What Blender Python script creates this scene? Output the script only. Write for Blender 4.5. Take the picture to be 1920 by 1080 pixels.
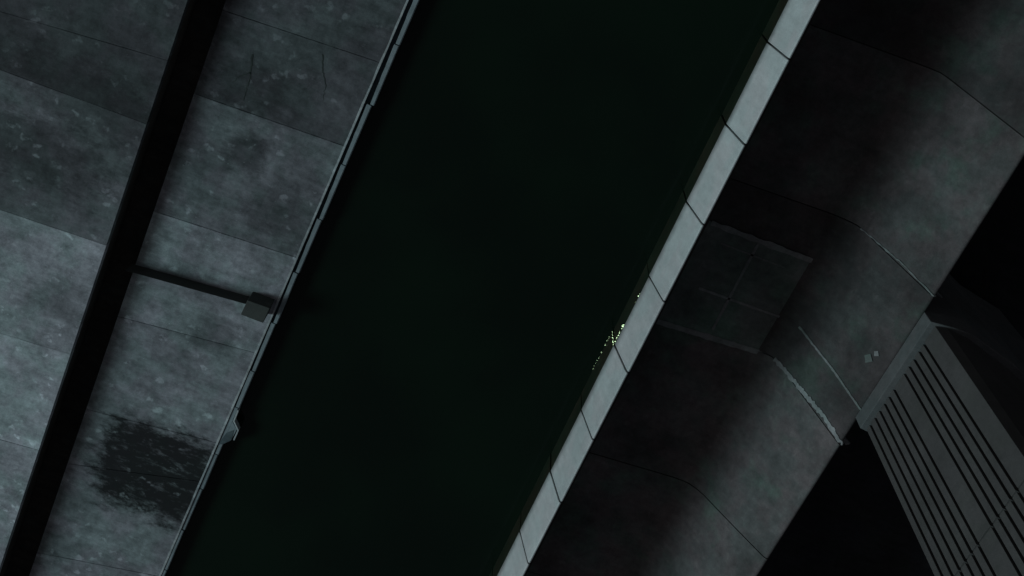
import bpy, bmesh, math, random
from mathutils import Vector, Matrix, noise as mnoise
random.seed(7)
C = bpy.context.scene.collection
SC = bpy.context.scene
for o in list(bpy.data.objects): bpy.data.objects.remove(o)

# ------------------------------------------------------------------ camera
F = 2445.0; HC = 40.0                       # focal length in photo pixels, camera height
down = Vector((100, -950, F)).normalized()
v1 = Vector((-2773, 6000, F)); v1 -= down * v1.dot(down); v1.normalize()
aY = -v1; aZ = -down; aX = aY.cross(aZ)     # world axes in camera axes (x right, y down, z forward)
CAMP = Vector((0, 0, HC))
def ray(px, py):
    d = Vector((px - 960, py - 540, F)); return Vector((aX.dot(d), aY.dot(d), aZ.dot(d)))
def P(px, py, z):                            # a pixel of the photo as a point at height z
    r = ray(px, py); return CAMP + r * ((z - HC) / r.z)
cam = bpy.data.cameras.new('camera'); cam.sensor_width = 36; cam.lens = 36 * F / 1920
cam.clip_start = 0.5; cam.clip_end = 2000
co = bpy.data.objects.new('camera', cam); C.objects.link(co)
cx = Vector((aX.x, aY.x, aZ.x)); cy = Vector((aX.y, aY.y, aZ.y)); cz = Vector((aX.z, aY.z, aZ.z))
M = Matrix((( cx.x, -cy.x, -cz.x, 0), (cx.y, -cy.y, -cz.y, 0), (cx.z, -cy.z, -cz.z, HC), (0, 0, 0, 1)))
co.matrix_world = M
SC.camera = co

# ------------------------------------------------------------------ light
EL, AZX, AZY = math.radians(36), 0.95, 0.31      # light travels towards +x and a little +y
w = bpy.data.worlds.new('World'); SC.world = w; w.use_nodes = True
nt = w.node_tree; bg = nt.nodes['Background']
sky = nt.nodes.new('ShaderNodeTexSky'); sky.sky_type = 'NISHITA'; sky.sun_disc = False; sky.dust_density = 4
sky.sun_elevation = EL; sky.sun_rotation = math.atan2(-AZX, -AZY)
hs = nt.nodes.new('ShaderNodeHueSaturation'); hs.inputs['Saturation'].default_value = .4
nt.links.new(sky.outputs[0], hs.inputs['Color']); nt.links.new(hs.outputs[0], bg.inputs[0]); bg.inputs[1].default_value = 0.05
sl = bpy.data.lights.new('sun', 'SUN'); sl.energy = 3.15; sl.angle = math.radians(18); sl.color = (0.66, 0.92, 1.0)
so = bpy.data.objects.new('sun', sl); C.objects.link(so)
hv = Vector((AZX, AZY, 0)).normalized() * math.cos(EL); so.location = (-30, -10, 60)
so.rotation_euler = Vector((hv.x, hv.y, -math.sin(EL))).to_track_quat('-Z', 'Y').to_euler()
SC.view_settings.view_transform = 'Standard'; SC.view_settings.look = 'None'
SC.view_settings.exposure = -1.5; SC.view_settings.gamma = 1
SC.view_settings.use_curve_mapping = False

# ------------------------------------------------------------------ materials
class NT:
    def __init__(s, name):
        s.m = bpy.data.materials.new(name); s.m.use_nodes = True
        s.t = s.m.node_tree; s.b = s.t.nodes['Principled BSDF']; s.pos = s.n('ShaderNodeNewGeometry').outputs['Position']
    def n(s, ty, **kw):
        x = s.t.nodes.new(ty)
        for k, v in kw.items(): setattr(x, k, v)
        return x
    def put(s, sock, v):
        if hasattr(v, 'is_linked') or isinstance(v, bpy.types.NodeSocket): s.t.links.new(v, sock)
        else: sock.default_value = v
    def math(s, op, a, b=0.0, clamp=False):
        x = s.n('ShaderNodeMath', operation=op, use_clamp=clamp); s.put(x.inputs[0], a); s.put(x.inputs[1], b); return x.outputs[0]
    def mapping(s, scale=(1, 1, 1), loc=(0, 0, 0), rot=(0, 0, 0), vec=None, typ='POINT'):
        x = s.n('ShaderNodeMapping', vector_type=typ); s.put(x.inputs['Vector'], vec or s.pos)
        x.inputs['Scale'].default_value = scale; x.inputs['Location'].default_value = loc; x.inputs['Rotation'].default_value = rot
        return x.outputs[0]
    def noise(s, scale, detail=6, rough=.6, vec=None, dist=0.0):
        x = s.n('ShaderNodeTexNoise'); x.inputs['Scale'].default_value = scale; x.inputs['Detail'].default_value = detail
        x.inputs['Roughness'].default_value = rough; x.inputs['Distortion'].default_value = dist
        s.put(x.inputs['Vector'], vec or s.pos); return x.outputs['Fac']
    def ramp(s, v, a, b, lo=0.0, hi=1.0, smooth=True):
        x = s.n('ShaderNodeMapRange', interpolation_type='SMOOTHSTEP' if smooth else 'LINEAR')
        s.put(x.inputs['Value'], v)
        for i, q in zip((1, 2, 3, 4), (a, b, lo, hi)): s.put(x.inputs[i], q)
        return x.outputs[0]
    def mix(s, f, a, b):
        x = s.n('ShaderNodeMix', data_type='RGBA'); s.put(x.inputs[0], f)
        s.put(x.inputs[6], a if not isinstance(a, tuple) else (*a, 1)); s.put(x.inputs[7], b if not isinstance(b, tuple) else (*b, 1)); return x.outputs[2]
    def scale(s, col, v):
        x = s.n('ShaderNodeVectorMath', operation='SCALE'); s.put(x.inputs[0], col); s.put(x.inputs['Scale'], v); return x.outputs[0]
    def bump(s, h, strength, dist):
        x = s.n('ShaderNodeBump'); x.inputs['Strength'].default_value = strength; x.inputs['Distance'].default_value = dist
        s.put(x.inputs['Height'], h); s.t.links.new(x.outputs[0], s.b.inputs['Normal'])

def concrete(name, colA, colB, base, mott=.9, fine=.7, streak=.6, spots=.5, stains_shade=(), rough=.85, tone=False, spotscale=2.2, moss=0.0, streak_scale=(0.7, 3.6, 1)):
    """weathered concrete; stains = (x, y, rx, ry, angle, strength, edge noise)"""
    k = NT(name)
    n1 = k.noise(.45, 7, .62); n2 = k.noise(3.0, 11, .74); n3 = k.noise(1.0, 7, .62, k.mapping(streak_scale)); n4 = k.noise(38, 4, .6)
    v = k.math('ADD', 1.0, k.math('MULTIPLY', k.math('SUBTRACT', n1, .5), mott * 2))
    v = k.math('MULTIPLY', v, k.math('ADD', 1.0, k.math('MULTIPLY', k.math('SUBTRACT', n2, .5), fine * 2)))
    v = k.math('MULTIPLY', v, k.math('ADD', 1.0, k.math('MULTIPLY', k.math('SUBTRACT', n3, .5), streak * 2)))
    v = k.math('MULTIPLY', v, k.math('ADD', 1.0, k.math('MULTIPLY', k.math('SUBTRACT', n4, .5), .8)))
    for (x, y, rx, ry, a, st, ne) in stains_shade:
        hard = st > .8
        q = k.mapping((rx, ry, 1e5), (x, y, 0), (0, 0, a), typ='TEXTURE')
        qq = k.n('ShaderNodeVectorMath', operation='MULTIPLY'); k.t.links.new(q, qq.inputs[0]); k.t.links.new(q, qq.inputs[1])
        d = k.n('ShaderNodeVectorMath', operation='LENGTH'); k.t.links.new(qq.outputs[0], d.inputs[0])
        e = k.math('ADD', k.math('SQRT', d.outputs['Value']), k.math('MULTIPLY', k.math('SUBTRACT', k.noise(1.5, 9, .72, k.mapping((.9, 1.7, 1))), .5), ne))
        v = k.math('MULTIPLY', v, k.ramp(e, .72 if hard else .5, 1.12 if hard else 1.25, k.ramp(k.noise(1.9, 9, .72, k.mapping((.7, 1.8, 1), (4, 1, 0))), .5, .66, 1 - st, 1 - st * .6) if hard else 1 - st, 1.0))
    if spots:
        vo = k.n('ShaderNodeTexVoronoi'); vo.inputs['Scale'].default_value = spotscale
        wv = k.n('ShaderNodeVectorMath', operation='ADD'); k.put(wv.inputs[0], k.mapping((.75, 1.15, 1)))
        nn = k.n('ShaderNodeTexNoise'); nn.inputs['Scale'].default_value = 3.5; nn.inputs['Detail'].default_value = 5; k.put(nn.inputs['Vector'], k.pos)
        sc_ = k.n('ShaderNodeVectorMath', operation='SCALE'); k.t.links.new(nn.outputs['Color'], sc_.inputs[0]); sc_.inputs['Scale'].default_value = .55
        k.t.links.new(sc_.outputs[0], wv.inputs[1]); k.t.links.new(wv.outputs[0], vo.inputs['Vector'])
        sp = k.math('MULTIPLY', k.ramp(vo.outputs['Distance'], .14, .30, 1, 0), k.ramp(k.noise(.7, 4), .42, .58))
        sp = k.math('MULTIPLY', sp, k.ramp(n2, .36, .56))
        vo2 = k.n('ShaderNodeTexVoronoi'); vo2.inputs['Scale'].default_value = 5.2; k.put(vo2.inputs['Vector'], k.mapping((.8, 1.3, 1)))
        s2 = k.math('MULTIPLY', k.ramp(vo2.outputs['Distance'], .05, .14, 1, 0), k.ramp(k.noise(1.1, 3), .5, .6))
        v = k.math('ADD', v, k.math('MULTIPLY', k.math('ADD', sp, k.math('MULTIPLY', s2, .6)), spots))
    v = k.math('MAXIMUM', v, .08)
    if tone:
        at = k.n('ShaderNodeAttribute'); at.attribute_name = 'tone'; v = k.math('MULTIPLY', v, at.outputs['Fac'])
    col = k.mix(k.ramp(k.noise(.8, 5), .4, .6), colA, colB)
    if moss: col = k.mix(k.math('MULTIPLY', k.ramp(k.noise(.55, 7, .65, k.mapping(loc=(7, 3, 0))), .5, .68), moss), col, (.85, 1.6, 1.2))
    k.t.links.new(k.scale(col, k.math('MULTIPLY', v, base)), k.b.inputs['Base Color'])
    k.b.inputs['Roughness'].default_value = rough; k.b.inputs['Specular IOR Level'].default_value = .25
    k.bump(k.math('ADD', n2, k.math('MULTIPLY', n4, .25)), .35, .03)
    return k.m

def S(px, py, z, rx, ry, a=0.0, st=.6, ne=1.0):
    p = P(px, py, z); return (p.x, p.y, rx, ry, a, st, ne)

ZU, ZL, ZT, ZB, ZA, ZC = 1.5, 0.45, 3.0, 1.2, -2.5, 1.1
PUR, GRN = (.95, .965, 1.04), (.86, 1.0, 1.01)
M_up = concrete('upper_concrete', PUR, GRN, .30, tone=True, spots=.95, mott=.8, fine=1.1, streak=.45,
    stains_shade=[S(40, 270, ZU, 2.8, 1.1, .0, .45, 2.8), S(180, 190, ZU, 3.0, 1.0, -.1, .35, 2.6), S(120, 560, ZU, 1.2, .9, 0, .25, 2.5)])  # the two upper patches stain and also paint light falling off upwards
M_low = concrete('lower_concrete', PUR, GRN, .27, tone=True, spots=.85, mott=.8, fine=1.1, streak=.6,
    stains_shade=[S(462, 288, ZL, .72, .72, .1, .6, 1.3), S(290, 885, ZL, 2.15, 1.95, 0.0, .94, 1.3),
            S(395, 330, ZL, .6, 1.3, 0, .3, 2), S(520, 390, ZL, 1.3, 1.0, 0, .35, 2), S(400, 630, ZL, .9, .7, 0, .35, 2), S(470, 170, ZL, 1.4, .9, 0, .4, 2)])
M_wall = concrete('pale_panel_concrete', (1, 1, 1), (.93, 1.0, .99), .49, mott=.2, fine=.22, streak=.22, spots=.0, rough=.7, streak_scale=(3, 4, .5))
def damp_foot(m, z0, z1, lo):
    t = m.node_tree; b = t.nodes['Principled BSDF']; src = b.inputs['Base Color'].links[0].from_socket
    k = NT.__new__(NT); k.m = m; k.t = t; k.b = b; k.pos = k.n('ShaderNodeNewGeometry').outputs['Position']
    sp = k.n('ShaderNodeSeparateXYZ'); k.t.links.new(k.pos, sp.inputs[0])
    z = k.math('ADD', sp.outputs[2], k.math('MULTIPLY', k.math('SUBTRACT', k.noise(2.5, 6, .6), .5), .22))
    k.t.links.new(k.scale(src, k.ramp(z, z0, z1, lo, 1.0)), b.inputs['Base Color'])
def piece_tone(m, lo, hi):
    t = m.node_tree; b = t.nodes['Principled BSDF']; src = b.inputs['Base Color'].links[0].from_socket
    k = NT.__new__(NT); k.m = m; k.t = t; k.b = b; oi = k.n('ShaderNodeObjectInfo')
    k.t.links.new(k.scale(src, k.ramp(oi.outputs['Random'], 0.0, 1.0, lo, hi, False)), b.inputs['Base Color'])
piece_tone(M_wall, .93, 1.06)
damp_foot(M_wall, ZB - .04, ZB + .42, .3)
M_edge = concrete('panel_edge_concrete', (.85, 1, 1.05), (.78, .95, 1.0), .27, mott=.5, fine=.4, streak=.3, spots=0)
M_wet = concrete('wet_algae_concrete', (.65, 1.0, .6), (.95, .95, .6), .02, mott=.7, fine=.6, streak=.2, spots=0, rough=.35)
M_face = concrete('dark_brown_concrete', (1, .9, .75), (.9, .9, .8), .05, spots=0)  # very dark brown for the wall face, fills and backings
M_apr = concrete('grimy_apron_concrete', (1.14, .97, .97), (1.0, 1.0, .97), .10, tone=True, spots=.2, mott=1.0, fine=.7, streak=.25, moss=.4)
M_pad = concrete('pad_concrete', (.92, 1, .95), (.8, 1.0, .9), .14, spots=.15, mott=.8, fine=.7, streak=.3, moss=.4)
M_seam = concrete('pale_mortar', (1, 1, 1), (.9, 1, .97), .22, spots=0, mott=.7, fine=.9, streak=0)
M_seamd = concrete('dull_mortar', (1, 1, 1), (.85, 1, .93), .19, spots=0, mott=.8, fine=.9, streak=0)
M_tow = concrete('pier_concrete', (1.04, .98, .97), (1, .97, .93), .075, spots=.06, mott=.35, fine=.3, streak=.15)
M_plin = concrete('pier_footing_concrete', (1, 1, 1), (.9, .98, .98), .115, spots=.1, mott=.4, fine=.4, streak=.2)
M_gnd = concrete('black_ground', (.9, .95, 1.1), (.9, 1, 1), .02, spots=0)
M_nose = concrete('steel_edging', (.95, 1, 1), (.85, .95, .97), .42, spots=0, mott=.8, fine=1.0)
M_block = concrete('block_concrete', (.9, 1, .92), (.95, 1, .93), .06, spots=.3, mott=.4, fine=.4, streak=.2)
M_scrap = concrete('pale_scrap', (1, 1, 1), (1, 1, 1), .19, spots=0, mott=.3)
def plain(name, col, rough=.5):
    m = bpy.data.materials.new(name); m.use_nodes = True; b = m.node_tree.nodes['Principled BSDF']
    b.inputs['Base Color'].default_value = (*col, 1); b.inputs['Roughness'].default_value = rough; return m
k = NT('canal_water')
k.t.links.new(k.mix(k.ramp(k.noise(.12, 3), .35, .65), (.0038, .0088, .0058), (.0048, .0125, .0072)), k.b.inputs['Base Color'])
k.b.inputs['Roughness'].default_value = .12; k.b.inputs['IOR'].default_value = 1.33
k.bump(k.noise(2.2, 5, .55, k.mapping((1, .5, 1))), .12, .05); M_water = k.m
M_glint = plain('mirror_glint', (.8, .9, .5), .36); M_glint.node_tree.nodes['Principled BSDF'].inputs['Metallic'].default_value = 1

# ------------------------------------------------------------------ helpers
def mesh_obj(name, bm, mat, parent=None, bevel=0.0, smooth=False):
    bmesh.ops.recalc_face_normals(bm, faces=bm.faces)
    me = bpy.data.meshes.new(name); bm.to_mesh(me); bm.free()
    for m in (mat if isinstance(mat, (list, tuple)) else [mat]): me.materials.append(m)
    if smooth:
        for p in me.polygons: p.use_smooth = True
    o = bpy.data.objects.new(name, me); C.objects.link(o)
    if parent: o.parent = parent
    if bevel:
        b = o.modifiers.new('bevel', 'BEVEL'); b.width = bevel; b.segments = 2; b.limit_method = 'ANGLE'; b.angle_limit = .6
    return o
def tag(o, label=None, cat=None, group=None, kind=None):
    if label: o['label'] = label
    if cat: o['category'] = cat
    if group: o['group'] = group
    if kind: o['kind'] = kind
    return o
def empty(name, loc=(0, 0, 0)):
    o = bpy.data.objects.new(name, None); C.objects.link(o); o.location = loc; return o
def prism(bm, pts, z0, z1):
    """upright prism over a plan outline; z may be per point (callable)"""
    a = [bm.verts.new((p[0], p[1], z0)) for p in pts]; b = [bm.verts.new((p[0], p[1], z1)) for p in pts]
    f = [bm.faces.new(a), bm.faces.new(b)]; n = len(pts)
    for i in range(n): f.append(bm.faces.new((a[i], a[(i + 1) % n], b[(i + 1) % n], b[i])))
    return f
def loft(bm, profs, closed=True, caps=True):
    rows = [[bm.verts.new(p) for p in pr] for pr in profs]; n = len(rows[0]); out = []
    for r0, r1 in zip(rows, rows[1:]):
        for i in range(n if closed else n - 1):
            out.append(bm.faces.new((r0[i], r0[(i + 1) % n], r1[(i + 1) % n], r1[i])))
    if caps and closed: out += [bm.faces.new(rows[0]), bm.faces.new(rows[-1])]
    return out
def lerp(a, b, t): return a + (b - a) * t
def jit(s): return random.uniform(-s, s)
class Line:                                   # x as a function of y, through two pixels at one height
    def __init__(s, a, b, z):
        p, q = P(*a, z), P(*b, z); s.k = (q.x - p.x) / (q.y - p.y); s.x0 = p.x - s.k * p.y
    def __call__(s, y): return s.x0 + s.k * y
def jline(a, b, z):                           # a joint across the channel: y as a function of x
    p, q = P(*a, z), P(*b, z); kk = (q.y - p.y) / (q.x - p.x); return lambda x: p.y + kk * (x - p.x)
def bays(name, xa, xb, joints, tones, z, thick, mat, gap=.002, n=26):
    """cast bays side by side in one sheet, with open joints between them and slightly worn edges"""
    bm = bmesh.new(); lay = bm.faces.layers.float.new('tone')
    for i in range(len(joints) - 1):
        j0, j1 = joints[i], joints[i + 1]; dz = jit(.006); lo, hi = [], []
        def fix(xf, j):                       # the corner where a joint meets an edge line
            y = j(0.0)
            for _ in range(6): y = j(xf(y) if callable(xf) else xf)
            return Vector((xf(y) if callable(xf) else xf, y))
        A, B, Cc, D = fix(xa, j0), fix(xb, j0), fix(xb, j1), fix(xa, j1)
        pts = []
        for (u, v, s) in ((A, B, 1), (B, Cc, 0), (Cc, D, -1), (D, A, 0)):
            for t in range(n):
                q = u.lerp(v, t / n)
                if s: q = q + Vector((0, s * (gap + abs(jit(.009)))))
                pts.append(q)
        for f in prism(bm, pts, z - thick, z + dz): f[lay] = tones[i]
    return mesh_obj(name, bm, mat, bevel=.012)

YN, YS = 14.0, -44.0
# ------------------------------------------------------------------ ground, water
bm = bmesh.new(); prism(bm, [(-300, -300), (300, -300), (300, 300), (-300, 300)], -10.5, -10)
tag(mesh_obj('ground', bm, M_gnd), kind='structure')
XWL = Line((728, 132), (367, 948), ZL)        # outer edge of the far panels
XT = Line((1465, 132), (1045, 948), ZT)       # top edge of the tall wall
XB = Line((1410, 132), (997, 948), ZB)
bm = bmesh.new(); nx, ny = 40, 90
g = [[bm.verts.new((lerp(-3.2, 9.0, i / nx), lerp(YS, YN, j / ny), 0)) for i in range(nx + 1)] for j in range(ny + 1)]
for j in range(ny):
    for i in range(nx): bm.faces.new((g[j][i], g[j][i + 1], g[j + 1][i + 1], g[j + 1][i]))
tag(mesh_obj('water', bm, M_water, smooth=True), kind='structure')

# ------------------------------------------------------------------ left bank: upper deck, drop wall, lower deck
XU = Line((308, 132), (38, 948), ZU)
XD = Line((708, 132), (357, 948), ZL)
ju = [((-40, 10), (330, 118)), ((20, 138), (273, 232)), ((0, 393), (190, 457)), ((0, 625), (110, 658)), ((0, 824), (65, 842)), ((-60, 1015), (10, 1032))]
JU = [jline(a, b, ZU) for a, b in ju]
def shift(j, d): return lambda x: j(x) + d
JU = [shift(JU[0], 9), shift(JU[0], 4.6)] + JU + [shift(JU[-1], -4), shift(JU[-1], -8), shift(JU[-1], -13)]
bays('upper_deck', -34.0, lambda y: XU(y), JU[::-1], [1.1, 1.1, 1.1, 1.15, 1.42, 1.1, .48, .25, .25, .3, .3, .3][:len(JU) - 1], ZU, .35, M_up)['kind'] = 'structure'  # darker slab tones towards the top paint the light's fall-off
jl = [((420, 20), (720, 120)), ((405, 190), (640, 272)), ((304, 401), (553, 482)), ((235, 597), (472, 660)), ((180, 772), (405, 830)), ((160, 874), (368, 902)), ((90, 1040), (320, 1085))]
JL = [jline(a, b, ZL) for a, b in jl]
JL = [shift(JL[0], 8), shift(JL[0], 4)] + JL + [shift(JL[-1], -4), shift(JL[-1], -8), shift(JL[-1], -13)]
bays('lower_deck', lambda y: XU(y) + .86, lambda y: XD(y), JL[::-1], [.8, .8, .8, .8, .85, .85, 1.05, .66, .38, .36, .4, .4], ZL, .35, M_low)['kind'] = 'structure'  # slab tones again carry the light fading towards the top
# fill under the decks
bm = bmesh.new()
prism(bm, [(-34, YS), (XU(YS) - .35, YS), (XU(YN) - .35, YN), (-34, YN)], -10, ZU - .352)
tag(mesh_obj('bank_fill', bm, M_face), kind='structure')
bm = bmesh.new()
prism(bm, [(XU(YS) - .34, YS), (XD(YS) - .05, YS), (XD(YN) - .05, YN), (XU(YN) - .34, YN)], -10, ZL - .5)  # dark floor of a trench added by the wall to blacken its shadow
tag(mesh_obj('lower_bank_fill', bm, M_face), kind='structure')
# retaining wall face below the upper deck edge
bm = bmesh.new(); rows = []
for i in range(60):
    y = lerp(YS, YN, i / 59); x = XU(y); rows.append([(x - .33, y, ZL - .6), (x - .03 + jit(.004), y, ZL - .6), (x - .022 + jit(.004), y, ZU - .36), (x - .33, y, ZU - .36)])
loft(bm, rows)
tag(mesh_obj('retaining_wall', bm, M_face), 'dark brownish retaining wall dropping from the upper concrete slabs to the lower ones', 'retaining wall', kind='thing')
# pale worn arris of the lower deck along the canal
bm = bmesh.new(); rows = []
for i in range(260):
    y = lerp(YS, YN, i / 259); x = XD(y); wv = .022 + .022 * mnoise.noise((0, y * 1.4, 3)); rows.append([(x + .004 - .02 - wv, y, ZL + .001), (x + .03, y, ZL + .001), (x + .024, y, ZL + .016), (x - .012 - wv, y, ZL + .016)])
loft(bm, rows)
tag(mesh_obj('edge_strip', bm, M_nose), 'thin pale worn edging strip along the lower slabs beside the dark gutter', 'edging')
# gutter between the deck and the far panels
bm = bmesh.new(); rows = []
for i in range(40):
    y = lerp(YS, YN, i / 39); rows.append([(XD(y) - .05, y, -10), (XWL(y) - .1, y, -10), (XWL(y) - .1, y, ZL - .22), (XD(y) - .05, y, ZL - .22)])
loft(bm, rows)
tag(mesh_obj('gutter', bm, concrete('gutter_concrete', (.75, .95, 1.1), (.7, .95, 1.0), .13, spots=0, mott=.5)), kind='structure')

# kerb and square block on the lower deck
kp = [P(252, 512, ZL + .65), P(460, 570, ZL + .65)]
d = (kp[1] - kp[0]).normalized(); nrm = Vector((d.y, -d.x, 0))
if nrm.y > 0: nrm = -nrm
bm = bmesh.new(); rows = []
for i in range(30):
    q = kp[0].lerp(kp[1], i / 29) - d * (0 if i else .3); w_ = .2 + jit(.006); e = jit(.004)
    rows.append([(q.x, q.y, ZL - .01), (q.x + nrm.x * w_, q.y + nrm.y * w_, ZL - .01), (q.x + nrm.x * w_, q.y + nrm.y * w_, ZL + .1 + e), (q.x, q.y, ZL + .65 + e)])
loft(bm, rows)
tag(mesh_obj('kerb', bm, M_block, bevel=.01), 'low concrete kerb with a dark upper side crossing the lower slabs to the block', 'kerb')
zb = ZL + .78
cq = [P(464, 563, zb), P(506, 578, zb), P(493, 606, zb), P(451, 590, zb)]
bm = bmesh.new(); prism(bm, [(q.x, q.y) for q in cq], ZL - .02, zb)
blk = tag(mesh_obj('concrete_block', bm, M_block, bevel=.02), 'square concrete block at the end of the kerb, beside the gutter', 'concrete block')

# cracks at the head of the lower deck: shallow dark grooves
def crack(name, pts, z, wid, mat, label, cat):
    bm = bmesh.new(); rows = []
    W = [P(x, y, z) for x, y in pts]; fine = []
    for a, b in zip(W, W[1:]):
        for t in range(8): fine.append(a.lerp(b, t / 8) + Vector((jit(.03), jit(.03), 0)))
    fine.append(W[-1])
    for i, q in enumerate(fine):
        h = wid * (1 - .8 * i / len(fine)) * random.uniform(.6, 1.2); t = (fine[min(i + 1, len(fine) - 1)] - fine[max(i - 1, 0)]).normalized(); s = Vector((t.y, -t.x, 0))
        a, b = q - s * h, q + s * h; rows.append([(a.x, a.y, z + .004), (b.x, b.y, z + .004), (b.x, b.y, z + .009), (a.x, a.y, z + .009)])
    loft(bm, rows); o = mesh_obj(name, bm, mat); tag(o, label, cat); return o
M_crack = concrete('crack_dirt', (.8, 1, .9), (.8, 1, .9), .05, spots=0)
crack('crack', [(474, 100), (470, 140), (463, 165), (456, 188)], ZL, .03, M_crack, 'dark crack filled with dirt near the upper left wall, branching crack beside it', 'crack')
crack('crack', [(470, 137), (452, 142), (436, 156)], ZL, .025, M_crack, 'short dark crack running sideways from the longer crack', 'crack')
crack('crack', [(604, 100), (606, 130), (610, 160), (606, 188)], ZL, .022, M_crack, 'lone faint crack in the lower slab near the gutter', 'crack')

# ------------------------------------------------------------------ far canal panels, seen on their top edge
def yj(py, z, a=(720, 132), b=(362, 948)):
    return P(a[0] + (py - a[1]) * (b[0] - a[0]) / (b[1] - a[1]), py, z).y
EJ = [yj(q, ZL) for q in (197, 310, 412, 512, 607, 697, 765, 853, 918)]
EJ = [EJ[0] + 2.07 * i for i in (4, 3, 2, 1)] + EJ + [EJ[-1] - 1.85 * i for i in (1, 2, 3)]
def edge_panel():
    bm = bmesh.new(); rows = []
    for i in range(9):
        t = i / 8; e = jit(.006)                       # unit length in y, 0 = near end
        w0 = .135 + .03 * (1 - t)
        rows.append([(0, -t, -.1), (-w0 + e, -t, -.1), (-w0 + e, -t, 0), (-.03, -t, 0), (0, -t, -.03)])
    loft(bm, rows)
    root = empty('coping_stone')
    mesh_obj('top_edge', bm, M_edge, root, bevel=.006)
    bm = bmesh.new(); prism(bm, [(-.02, 0), (-.1, 0), (-.1, -1), (-.02, -1)], -ZL - 1.0, -.1)
    mesh_obj('wet_face', bm, M_wet, root)
    return root
def copy_tree(o):
    c = o.copy(); C.objects.link(c)
    for ch in o.children:
        q = ch.copy(); C.objects.link(q); q.parent = c
    return c
ep = edge_panel(); used = False
names = {}
EL_LAB = ['narrow coping stone of the far canal edge, beyond the upper picture edge', 'narrow coping stone of the far canal edge, beyond the upper picture edge', 'narrow coping stone, highest one in view along the gutter',
  'narrow coping stone beside the lone faint crack of the top lower slab', 'narrow coping stone beside the slab with the square dark stain', 'narrow coping stone next below the square stained slab',
  'narrow coping stone just above the square concrete block', 'narrow coping stone right beside the square concrete block', 'narrow coping stone just below the square concrete block',
  'narrow coping stone just above the projecting outlet', 'narrow coping stone behind the projecting outlet', 'narrow coping stone beside the big black stain below the outlet',
  'narrow coping stone, second below the projecting outlet', 'narrow coping stone, third below the projecting outlet', 'narrow coping stone, lowest one along the gutter']
for i in range(len(EJ) - 1):
    y0, y1 = EJ[i], EJ[i + 1]; o = ep if not used else copy_tree(ep); used = True
    L = y0 - y1 - .03; o.location = (XWL(y0) + .0 + jit(.012), y0, ZL - .02 + jit(.012)); o.scale = (random.uniform(.92, 1.12), L, 1)
    o.rotation_euler = (0, 0, -math.atan(XWL.k) + .012 + jit(.006))
    tag(o, EL_LAB[i], 'coping stone', 'coping stones along the far side of the canal')

# projecting outlet on the far wall
zo = ZL - .03
root = empty('canal_outlet', P(430, 795, zo)); L0 = Vector(root.location)
def plan(bm, pix, z0, z1):
    prism(bm, [((P(x, y, z1) - L0).x, (P(x, y, z1) - L0).y) for x, y in pix], z0 - L0.z, z1 - L0.z)
bm = bmesh.new(); plan(bm, [(427, 769), (444, 769), (436, 791), (444, 806), (433, 826), (416, 834), (404, 836)], zo - .5, zo)
mesh_obj('shelf', bm, M_edge, root, bevel=.012)
def rim(pix, wd, z0, z1):
    bm = bmesh.new(); W = [P(x, y, z1) - L0 for x, y in pix]; rows = []
    for i, q in enumerate(W):
        t = (W[min(i + 1, len(W) - 1)] - W[max(i - 1, 0)]).normalized(); s = Vector((-t.y, t.x, 0)) * wd
        rows.append([(q.x, q.y, z0 - L0.z), (q.x + s.x, q.y + s.y, z0 - L0.z), (q.x + s.x, q.y + s.y, z1 - L0.z), (q.x, q.y, z1 - L0.z)])
    loft(bm, rows); return bm
mesh_obj('rim', rim([(445, 769), (437, 790), (445, 807), (437, 825)], .05, zo - .2, zo + .05), M_nose, root, bevel=.006)
bm = bmesh.new(); plan(bm, [(424, 812), (439, 806), (434, 825), (417, 833), (408, 834)], zo - .1, zo + .012)
mesh_obj('dark_tray', bm, concrete('tray_concrete', (.75, 1, 1.1), (.8, 1, 1), .11, spots=0), root, bevel=.006)
bm = bmesh.new(); plan(bm, [(446, 766), (458, 774), (447, 803), (439, 790)], -1.0, zo - .45)
mesh_obj('lower_hood', bm, M_face, root, bevel=.02)
tag(root, 'angular concrete outlet with a pale rim jutting over the black canal water', 'outlet')

# ------------------------------------------------------------------ tall pale wall of the near side
JT = [P(*q, ZT).y for q in ((1392, 271), (1312, 420), (1240, 565), (1170, 697), (1103, 822), (1043, 940))]
JT = [JT[0] + 2.72 * i for i in (4, 3, 2, 1)] + JT + [JT[-1] - 2.57 * i for i in (1, 2, 3, 4)]
bat = XT(-12) - XB(-12)
def wall_panel():
    root = empty('parapet_block')
    bm = bmesh.new(); rows = []
    h_ = ZB - ZT
    prof = [(.085, -.02), (.05, 0), (.03, -.0), (.0, -.03), (-.1 * bat, -.18), (-.82 * bat, h_ * .83), (-.93 * bat, h_ * .93), (-.97 * bat, h_ * .97), (-.97 * bat + .04, h_), (.4, h_), (.4, -1.6), (.095, -1.2)]
    for i in range(7): rows.append([(x, -i / 6, z) for x, z in prof])
    loft(bm, rows); mesh_obj('pale_face', bm, M_wall, root, bevel=.012)
    bm = bmesh.new(); prism(bm, [(-bat + .03, 0), (.38, 0), (.38, -1), (-bat + .03, -1)], -7.0, ZB - ZT - .004)
    mesh_obj('wet_base', bm, M_wet, root)
    return root
wp = wall_panel(); used = False
WL = ['pale wall panel, topmost of the tall canal wall', 'pale wall panel, second from the top of the tall canal wall', 'pale wall panel, third from the top of the tall canal wall',
      'pale wall panel next to the upper half of the square patched pad', 'pale wall panel with the glittering wet line in front of it',
      'pale wall panel directly below the glittering wet joint', 'pale wall panel, third from the bottom of the tall canal wall', 'pale wall panel, second from the bottom of the tall canal wall',
      'pale wall panel, lowest one reaching the bottom edge']
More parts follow.
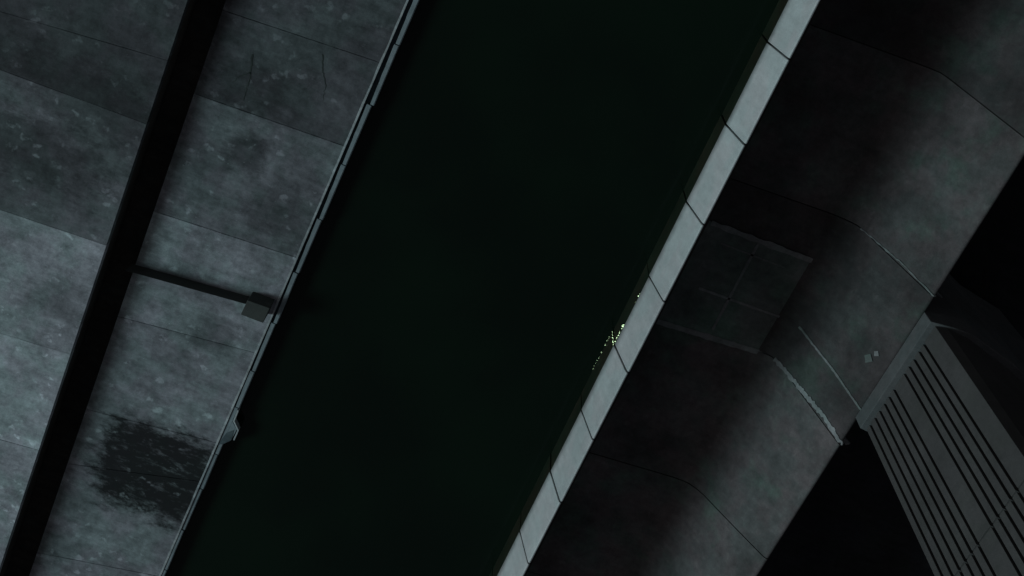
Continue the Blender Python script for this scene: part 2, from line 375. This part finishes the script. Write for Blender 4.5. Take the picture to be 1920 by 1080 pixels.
for i in range(len(JT) - 1):
    y0, y1 = JT[i], JT[i + 1]; o = wp if not used else copy_tree(wp); used = True
    o.location = (XT(y0) + jit(.012), y0, ZT); o.scale = (1, y0 - y1 - .055, 1); o.rotation_euler = (0, 0, jit(.002))
    tag(o, WL[i - 2] if 2 <= i < len(WL) + 2 else 'pale wall panel of the same canal wall, continuing beyond the picture edge', 'wall panel', 'panels of the tall pale canal wall', 'thing')
# dark backing between and behind the panels
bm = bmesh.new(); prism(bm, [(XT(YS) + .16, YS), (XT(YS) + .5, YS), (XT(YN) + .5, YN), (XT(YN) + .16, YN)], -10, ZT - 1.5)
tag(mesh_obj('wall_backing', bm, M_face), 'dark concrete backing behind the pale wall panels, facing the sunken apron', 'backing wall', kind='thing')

# ------------------------------------------------------------------ sunken apron and its sloped bank
XF = Line((1585, 425), (1300, 905), ZA)
XC = Line((1765, 556), (1590, 830), ZC)
def prof(s, y):
    """point on the cross-section, s = 0 wall, 1 fold, 2 crest, 3 over the back"""
    xw = XT(y) + .45; xf = XF(y); xc = XC(y)
    def raw(s):
        if s <= 1: return Vector((lerp(xw, xf, s), ZA))
        if s <= 2: return Vector((lerp(xf, xc, s - 1), lerp(ZA, ZC, s - 1)))
        return Vector((xc + .5 * (s - 2), ZC - 7 * (s - 2)))
    a = Vector((0, 0)); n = 9
    for i in range(n):
        a += raw(min(max(s + (.16 if s < 1.6 else .1) * (i / (n - 1) * 2 - 1) * (1 if s > .2 else 0), 0), 3))
    return a / n
def apoint(px, py, guess=None):
    """where the ray through a pixel meets the apron or its slope"""
    r = ray(px, py); best = None; lo, hi = 30.0, 60.0; n = 900
    prev = None
    rn = r.normalized()
    for i in range(n):
        q = CAMP + rn * lerp(30, 58, i / n)
        h = height(q.x, q.y)
        if q.z <= h: return Vector((q.x, q.y, h))
    return q
def height(x, y):
    lo, hi = 0.0, 2.2
    for _ in range(24):
        m = (lo + hi) / 2
        if prof(m, y).x < x: lo = m
        else: hi = m
    return prof(lo, y).y
SS = [0, .2, .4, .6, .75, .84, .9, .96, 1.0, 1.04, 1.1, 1.16, 1.3, 1.5, 1.7, 1.84, 1.91, 1.94, 1.97, 2.0, 2.03, 2.06, 2.2, 2.6, 3.0]
jp = [[(1380, 338), (1610, 424), (1765, 556)], [(1215, 598), (1450, 670), (1590, 830)], [(1112, 850), (1290, 905), (1350, 960)]]
def jfun(pts):
    A = [apoint(*q) for q in pts]
    def fn(x):
        if x <= A[1].x or len(A) < 3: return lerp(A[0].y, A[1].y, (x - A[0].x) / (A[1].x - A[0].x))
        t = (x - A[1].x) / (A[2].x - A[1].x); return lerp(A[1].y, A[2].y, min(t, 1.2))
    return fn
JA = [jfun(q) for q in jp]
dy = JA[0](12) - JA[1](12)
JA = [shift(JA[0], dy * 3), shift(JA[0], dy * 2), shift(JA[0], dy)] + JA + [shift(JA[-1], -dy), shift(JA[-1], -2 * dy), shift(JA[-1], -3 * dy), shift(JA[-1], -4 * dy)]
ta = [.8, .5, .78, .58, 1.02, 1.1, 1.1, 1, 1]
bm = bmesh.new(); lay = bm.faces.layers.float.new('tone')
for b_ in range(len(JA) - 1):
    j1, j0 = JA[b_], JA[b_ + 1]; rows = []; nb = 10; dz = jit(.012)
    for i in range(nb + 1):
        row = []
        for s in SS:
            y = lerp(j0(10), j1(10), i / nb)
            for _ in range(4):
                x = prof(s, y).x; y = lerp(j0(x) + .015, j1(x) - .015, i / nb)
            p = prof(s, y); row.append((p.x, y, p.y + dz))
        rows.append(row)
    fs = loft(bm, rows, closed=False, caps=False)
    for f in fs: f[lay] = ta[b_] * random.uniform(.98, 1.02)
    for k_ in (0, -1):                              # joint sides
        a = rows[k_]; fs = loft(bm, [a, [(p[0], p[1], p[2] - .15) for p in a]], closed=False, caps=False)
        for f in fs: f[lay] = .4
emb = tag(mesh_obj('apron_slope', bm, M_apr, smooth=True), kind='structure')
bm = bmesh.new(); rows = []
for i in range(50):
    y = lerp(YS, YN, i / 49); rows.append([(prof(s, y).x, y, prof(s, y).y - .16) for s in SS])
loft(bm, rows, closed=False, caps=False)
tag(mesh_obj('apron_bed', bm, M_face), kind='structure')

def strip(name, pix, wid, mat, h=.025, parent=None, rag=.25, n=40):
    """a ragged raised line of mortar laid on the apron through photo points"""
    W = [apoint(*q) for q in pix]; fine = []
    for a, b in zip(W, W[1:]):
        for t in range(n):
            q = a.lerp(b, t / n); fine.append(Vector((q.x, q.y, height(q.x, q.y))))
    fine.append(W[-1]); bm = bmesh.new(); rows = []
    for i, q in enumerate(fine):
        t = (fine[min(i + 1, len(fine) - 1)] - fine[max(i - 1, 0)]).normalized(); up = Vector((0, 0, 1)) if q.x < XF(q.y) else Vector((-.83, 0, .56))
        s = t.cross(up).normalized(); up = s.cross(t).normalized()
        a = q - s * wid * (1 + rag * 2 * mnoise.noise((i * .33, wid * 40, 1))) ; b = q + s * wid * (1 + rag * 2 * mnoise.noise((i * .33, 7, wid * 30)))
        hh = h * (1 + rag * mnoise.noise((i * .4, 4, 2)))
        rows.append([tuple(a - up * .04), tuple(b - up * .04), tuple(b + up * hh), tuple(a + up * hh)])
    loft(bm, rows); return mesh_obj(name, bm, mat, parent)
o = strip('mortar_seam', [(1452, 672), (1500, 727), (1545, 780), (1590, 832)], .075, M_seam, rag=.45)
tag(o, 'bright ragged mortar seam running down the slope below the pad corner', 'mortar seam')
o = strip('mortar_seam', [(1498, 612), (1560, 690), (1615, 768)], .035, M_seamd, rag=.3)
tag(o, 'thin straight mortar seam on the slope ending at the pier footing', 'mortar seam')
o = strip('mortar_seam', [(1614, 428), (1690, 492), (1766, 558)], .02, M_seamd, rag=.95)
tag(o, 'thin broken mortar seam on the slope above the pier corner', 'mortar seam')

# patched pad in the shadow of the wall
zp = ZA + .05
pp = [(1330, 414), (1532, 490), (1450, 668), (1222, 596)]
W = [P(x, y, zp) for x, y in pp]
for q in W[1:3]: q.x = min(q.x, XF(q.y) - .12)
pad = empty('concrete_pad', ((W[0] + W[2]) / 2)); PL = Vector(pad.location)
bm = bmesh.new(); prism(bm, [((q - PL).x, (q - PL).y) for q in W], -.15, 0)
mesh_obj('slab', bm, M_pad, pad, bevel=.015)
def pline(name, a, b, wid, mat):
    bm = bmesh.new(); rows = []; A, B = P(*a, zp) - PL, P(*b, zp) - PL
    A.z = B.z = 0; t = (B - A).normalized(); s = Vector((t.y, -t.x, 0))
    for i in range(50):
        q = A.lerp(B, i / 49); l, r = (wid * (1 + .5 * mnoise.noise((i * .3, wid * 60, a[0]))) for _ in (0, 1))
        u, v = q - s * l, q + s * r; rows.append([(u.x, u.y, -.02), (v.x, v.y, -.02), (v.x, v.y, .012), (u.x, u.y, .012)])
    loft(bm, rows); mesh_obj(name, bm, mat, pad)
pline('border', (1334, 418), (1528, 491), .09, M_seam); pline('border', (1230, 602), (1448, 668), .1, M_seam); pline('border', (1528, 494), (1500, 560), .06, M_seamd)
pline('seam', (1422, 456), (1336, 618), .045, M_seam); pline('seam', (1310, 540), (1478, 600), .04, M_seam); pline('seam', (1352, 456), (1472, 502), .03, M_seamd)
tag(pad, 'square patched concrete pad with faint crossing seams in the wall shadow', 'concrete pad')

# scraps lying on the slope beside the pier footing
for (px, py, s, lab) in ((1644, 663, .09, 'tiny bright scrap on the slope near the pier footing'), (1629, 672, .14, 'dull square scrap on the slope just left of the tiny bright one')):
    q = apoint(px, py); bm = bmesh.new()
    a = random.uniform(0, 1.2); u = Vector((math.cos(a) * .55, math.sin(a), .83 * math.cos(a))).normalized(); v = Vector((-.83, 0, .56)).cross(u).normalized(); nn = Vector((-.83, 0, .56))
    lo = [bm.verts.new(q + u * s * i + v * s * j) for i, j in ((-1, -.8), (1, -1), (.8, .9), (-.9, 1))]; hi = [bm.verts.new(x.co + nn * .03) for x in lo]
    bm.faces.new(lo); bm.faces.new(hi)
    for i in range(4): bm.faces.new((lo[i], lo[(i + 1) % 4], hi[(i + 1) % 4], hi[i]))
    tag(mesh_obj('paper_scrap', bm, M_scrap if s < .1 else M_pad), lab, 'scrap')

# ------------------------------------------------------------------ ribbed pier standing at the crest
b0, b1 = P(1618, 793, ZC), P(1746, 599, ZC)        # foot of the ribbed face, south and north ends
def onface(px, py):                               # a pixel on the vertical ribbed face
    r = ray(px, py); e = (b1 - b0); nv = Vector((e.y, -e.x, 0)).normalized(); t = (b0 - CAMP).dot(nv) / r.dot(nv); q = CAMP + r * t
    return (q - b0).dot(e.normalized()), q.z - ZC
e = (b1 - b0).normalized(); nv = Vector((e.y, -e.x, 0)).normalized()
if nv.x < 0: nv = -nv                              # points away from the canal
WID = (b1 - b0).length
pier = empty('ribbed_pier', b0); pier.rotation_euler = (0, 0, math.atan2(e.y, e.x))   # local x = along the face, local y = towards the canal
LR = Vector((-1, 0)) 
gro = [((1629, 790), (1704, 948)), ((1639, 778), (1721, 948)), ((1648, 765), (1738, 948)), ((1658, 752), (1755, 948)), ((1667, 739), (1773, 948)), ((1677, 726), (1791, 948)),
       ((1698, 696), (1833, 948)), ((1708, 683), (1853, 948)), ((1717, 669), (1873, 948)), ((1728, 656), (1888, 935)), ((1738, 642), (1899, 921))]
gx = []
for a, b in gro:
    u0, z0 = onface(*a); u1, z1 = onface(*b); gx.append((u0, u1, z0, z1))
zj = sum(onface(*q)[1] for q in ((1918, 906), (1886, 945))) / 2
print('pier width', WID, 'grooves', [tuple(round(v, 2) for v in q) for q in gx], 'joint', zj)
ZLED = sum(q[2] for q in gx) / len(gx)
print('right edge', onface(1757, 640), onface(1914, 904), 'left', onface(1618, 790), onface(1690, 948))
gu = [(q[0] + q[1]) / 2 for q in gx]
DEP = 7.0
def ribbed(z0, z1, us, u_lo, u_hi, gw=.042, gd=.12):
    """one lift of the pier as a single closed skin, its grooves cut into the canal face"""
    pts = [(u_lo, 0)]
    for u in us: pts += [(u - gw, 0), (u - gw * .8, -gd), (u + gw * .8, -gd), (u + gw, 0)]
    pts += [(u_hi, 0), (u_hi + .12, -.35), (u_hi + .1, -1.2), (u_hi - .25, -3), (u_hi - 1.0, -5.2), (u_hi - 1.2, -DEP), (u_lo, -DEP)]
    bm = bmesh.new(); prism(bm, pts, z0, z1); return bm
u_hi = WID - .02
mesh_obj('lower_lift', ribbed(ZLED, zj - .05, gu, .02, u_hi), M_tow, pier, bevel=.008)
mesh_obj('upper_lift', ribbed(zj + .03, zj + 4.5, gu, .02, u_hi), M_tow, pier, bevel=.008)
bm = bmesh.new(); prism(bm, [(.12, -.12), (u_hi - .1, -.12), (u_hi - 1.4, -DEP + .1), (.12, -DEP + .1)], ZLED, zj + 4.4)
mesh_obj('core', bm, M_face, pier)
bm = bmesh.new(); pts = [(-.04, .2), (WID + .05, .2), (WID + .2, -.6), (WID + .26, -1.2), (WID - .05, -3), (WID - .8, -5.2), (WID - 1.0, -DEP - .2), (-.04, -DEP - .2)]
prism(bm, pts, -11 - ZC + ZC, ZLED - .003)
mesh_obj('footing', bm, M_plin, pier, bevel=.02)
tag(pier, 'tall ribbed concrete pier rising behind the sloped bank, vertical grooves in two groups', 'pier')

# ------------------------------------------------------------------ mirror flecks added as glints at the waterline under the tall wall
bm = bmesh.new()
sunv = -Vector((hv.x, hv.y, -math.sin(EL)))
def fleck(p, s):
    h = (sunv + (CAMP - p).normalized()).normalized() + Vector((jit(.12), jit(.12), jit(.12)))   # each disc turned midway between sun and camera to flash
    m = Matrix.Translation(p) @ h.to_track_quat('Z', 'Y').to_matrix().to_4x4()
    bmesh.ops.create_icosphere(bm, subdivisions=2, radius=s, matrix=m @ Matrix.Diagonal((1, random.uniform(.5, 1.5), .12, 1)))
xw = lambda y: XT(y) - bat + .03
def frun(y0, y1, n, dx, z, s, dens=1):
    for i in range(n):
        t = random.random(); y = lerp(y0, y1, t); fleck(Vector((xw(y) + dx + jit(.012), y, z + jit(.01))), s * random.uniform(.4, 1.2))
ya = P(1165, 607, ZB).y; yb = P(1150, 640, ZB).y
frun(ya, yb, 22, -.02, ZB - .02, .019)
yq = P(1139, 622, 0).y
frun(yq, P(1106, 690, 0).y, 22, -.015, .012, .008)
for i in range(15):
    t = i / 14; fleck(Vector((xw(JT[7]) - .015, JT[7] - .015 + jit(.02), lerp(.05, ZB - .08, t))), .013 * random.uniform(.5, 1.1))
frun(P(1197, 550, ZB).y, P(1188, 566, ZB).y, 5, -.005, ZB - .02, .012)
tag(mesh_obj('glint_flecks', bm, M_glint), 'mirror flecks added as glints along the waterline below the pale wall', 'wet flecks', kind='stuff')
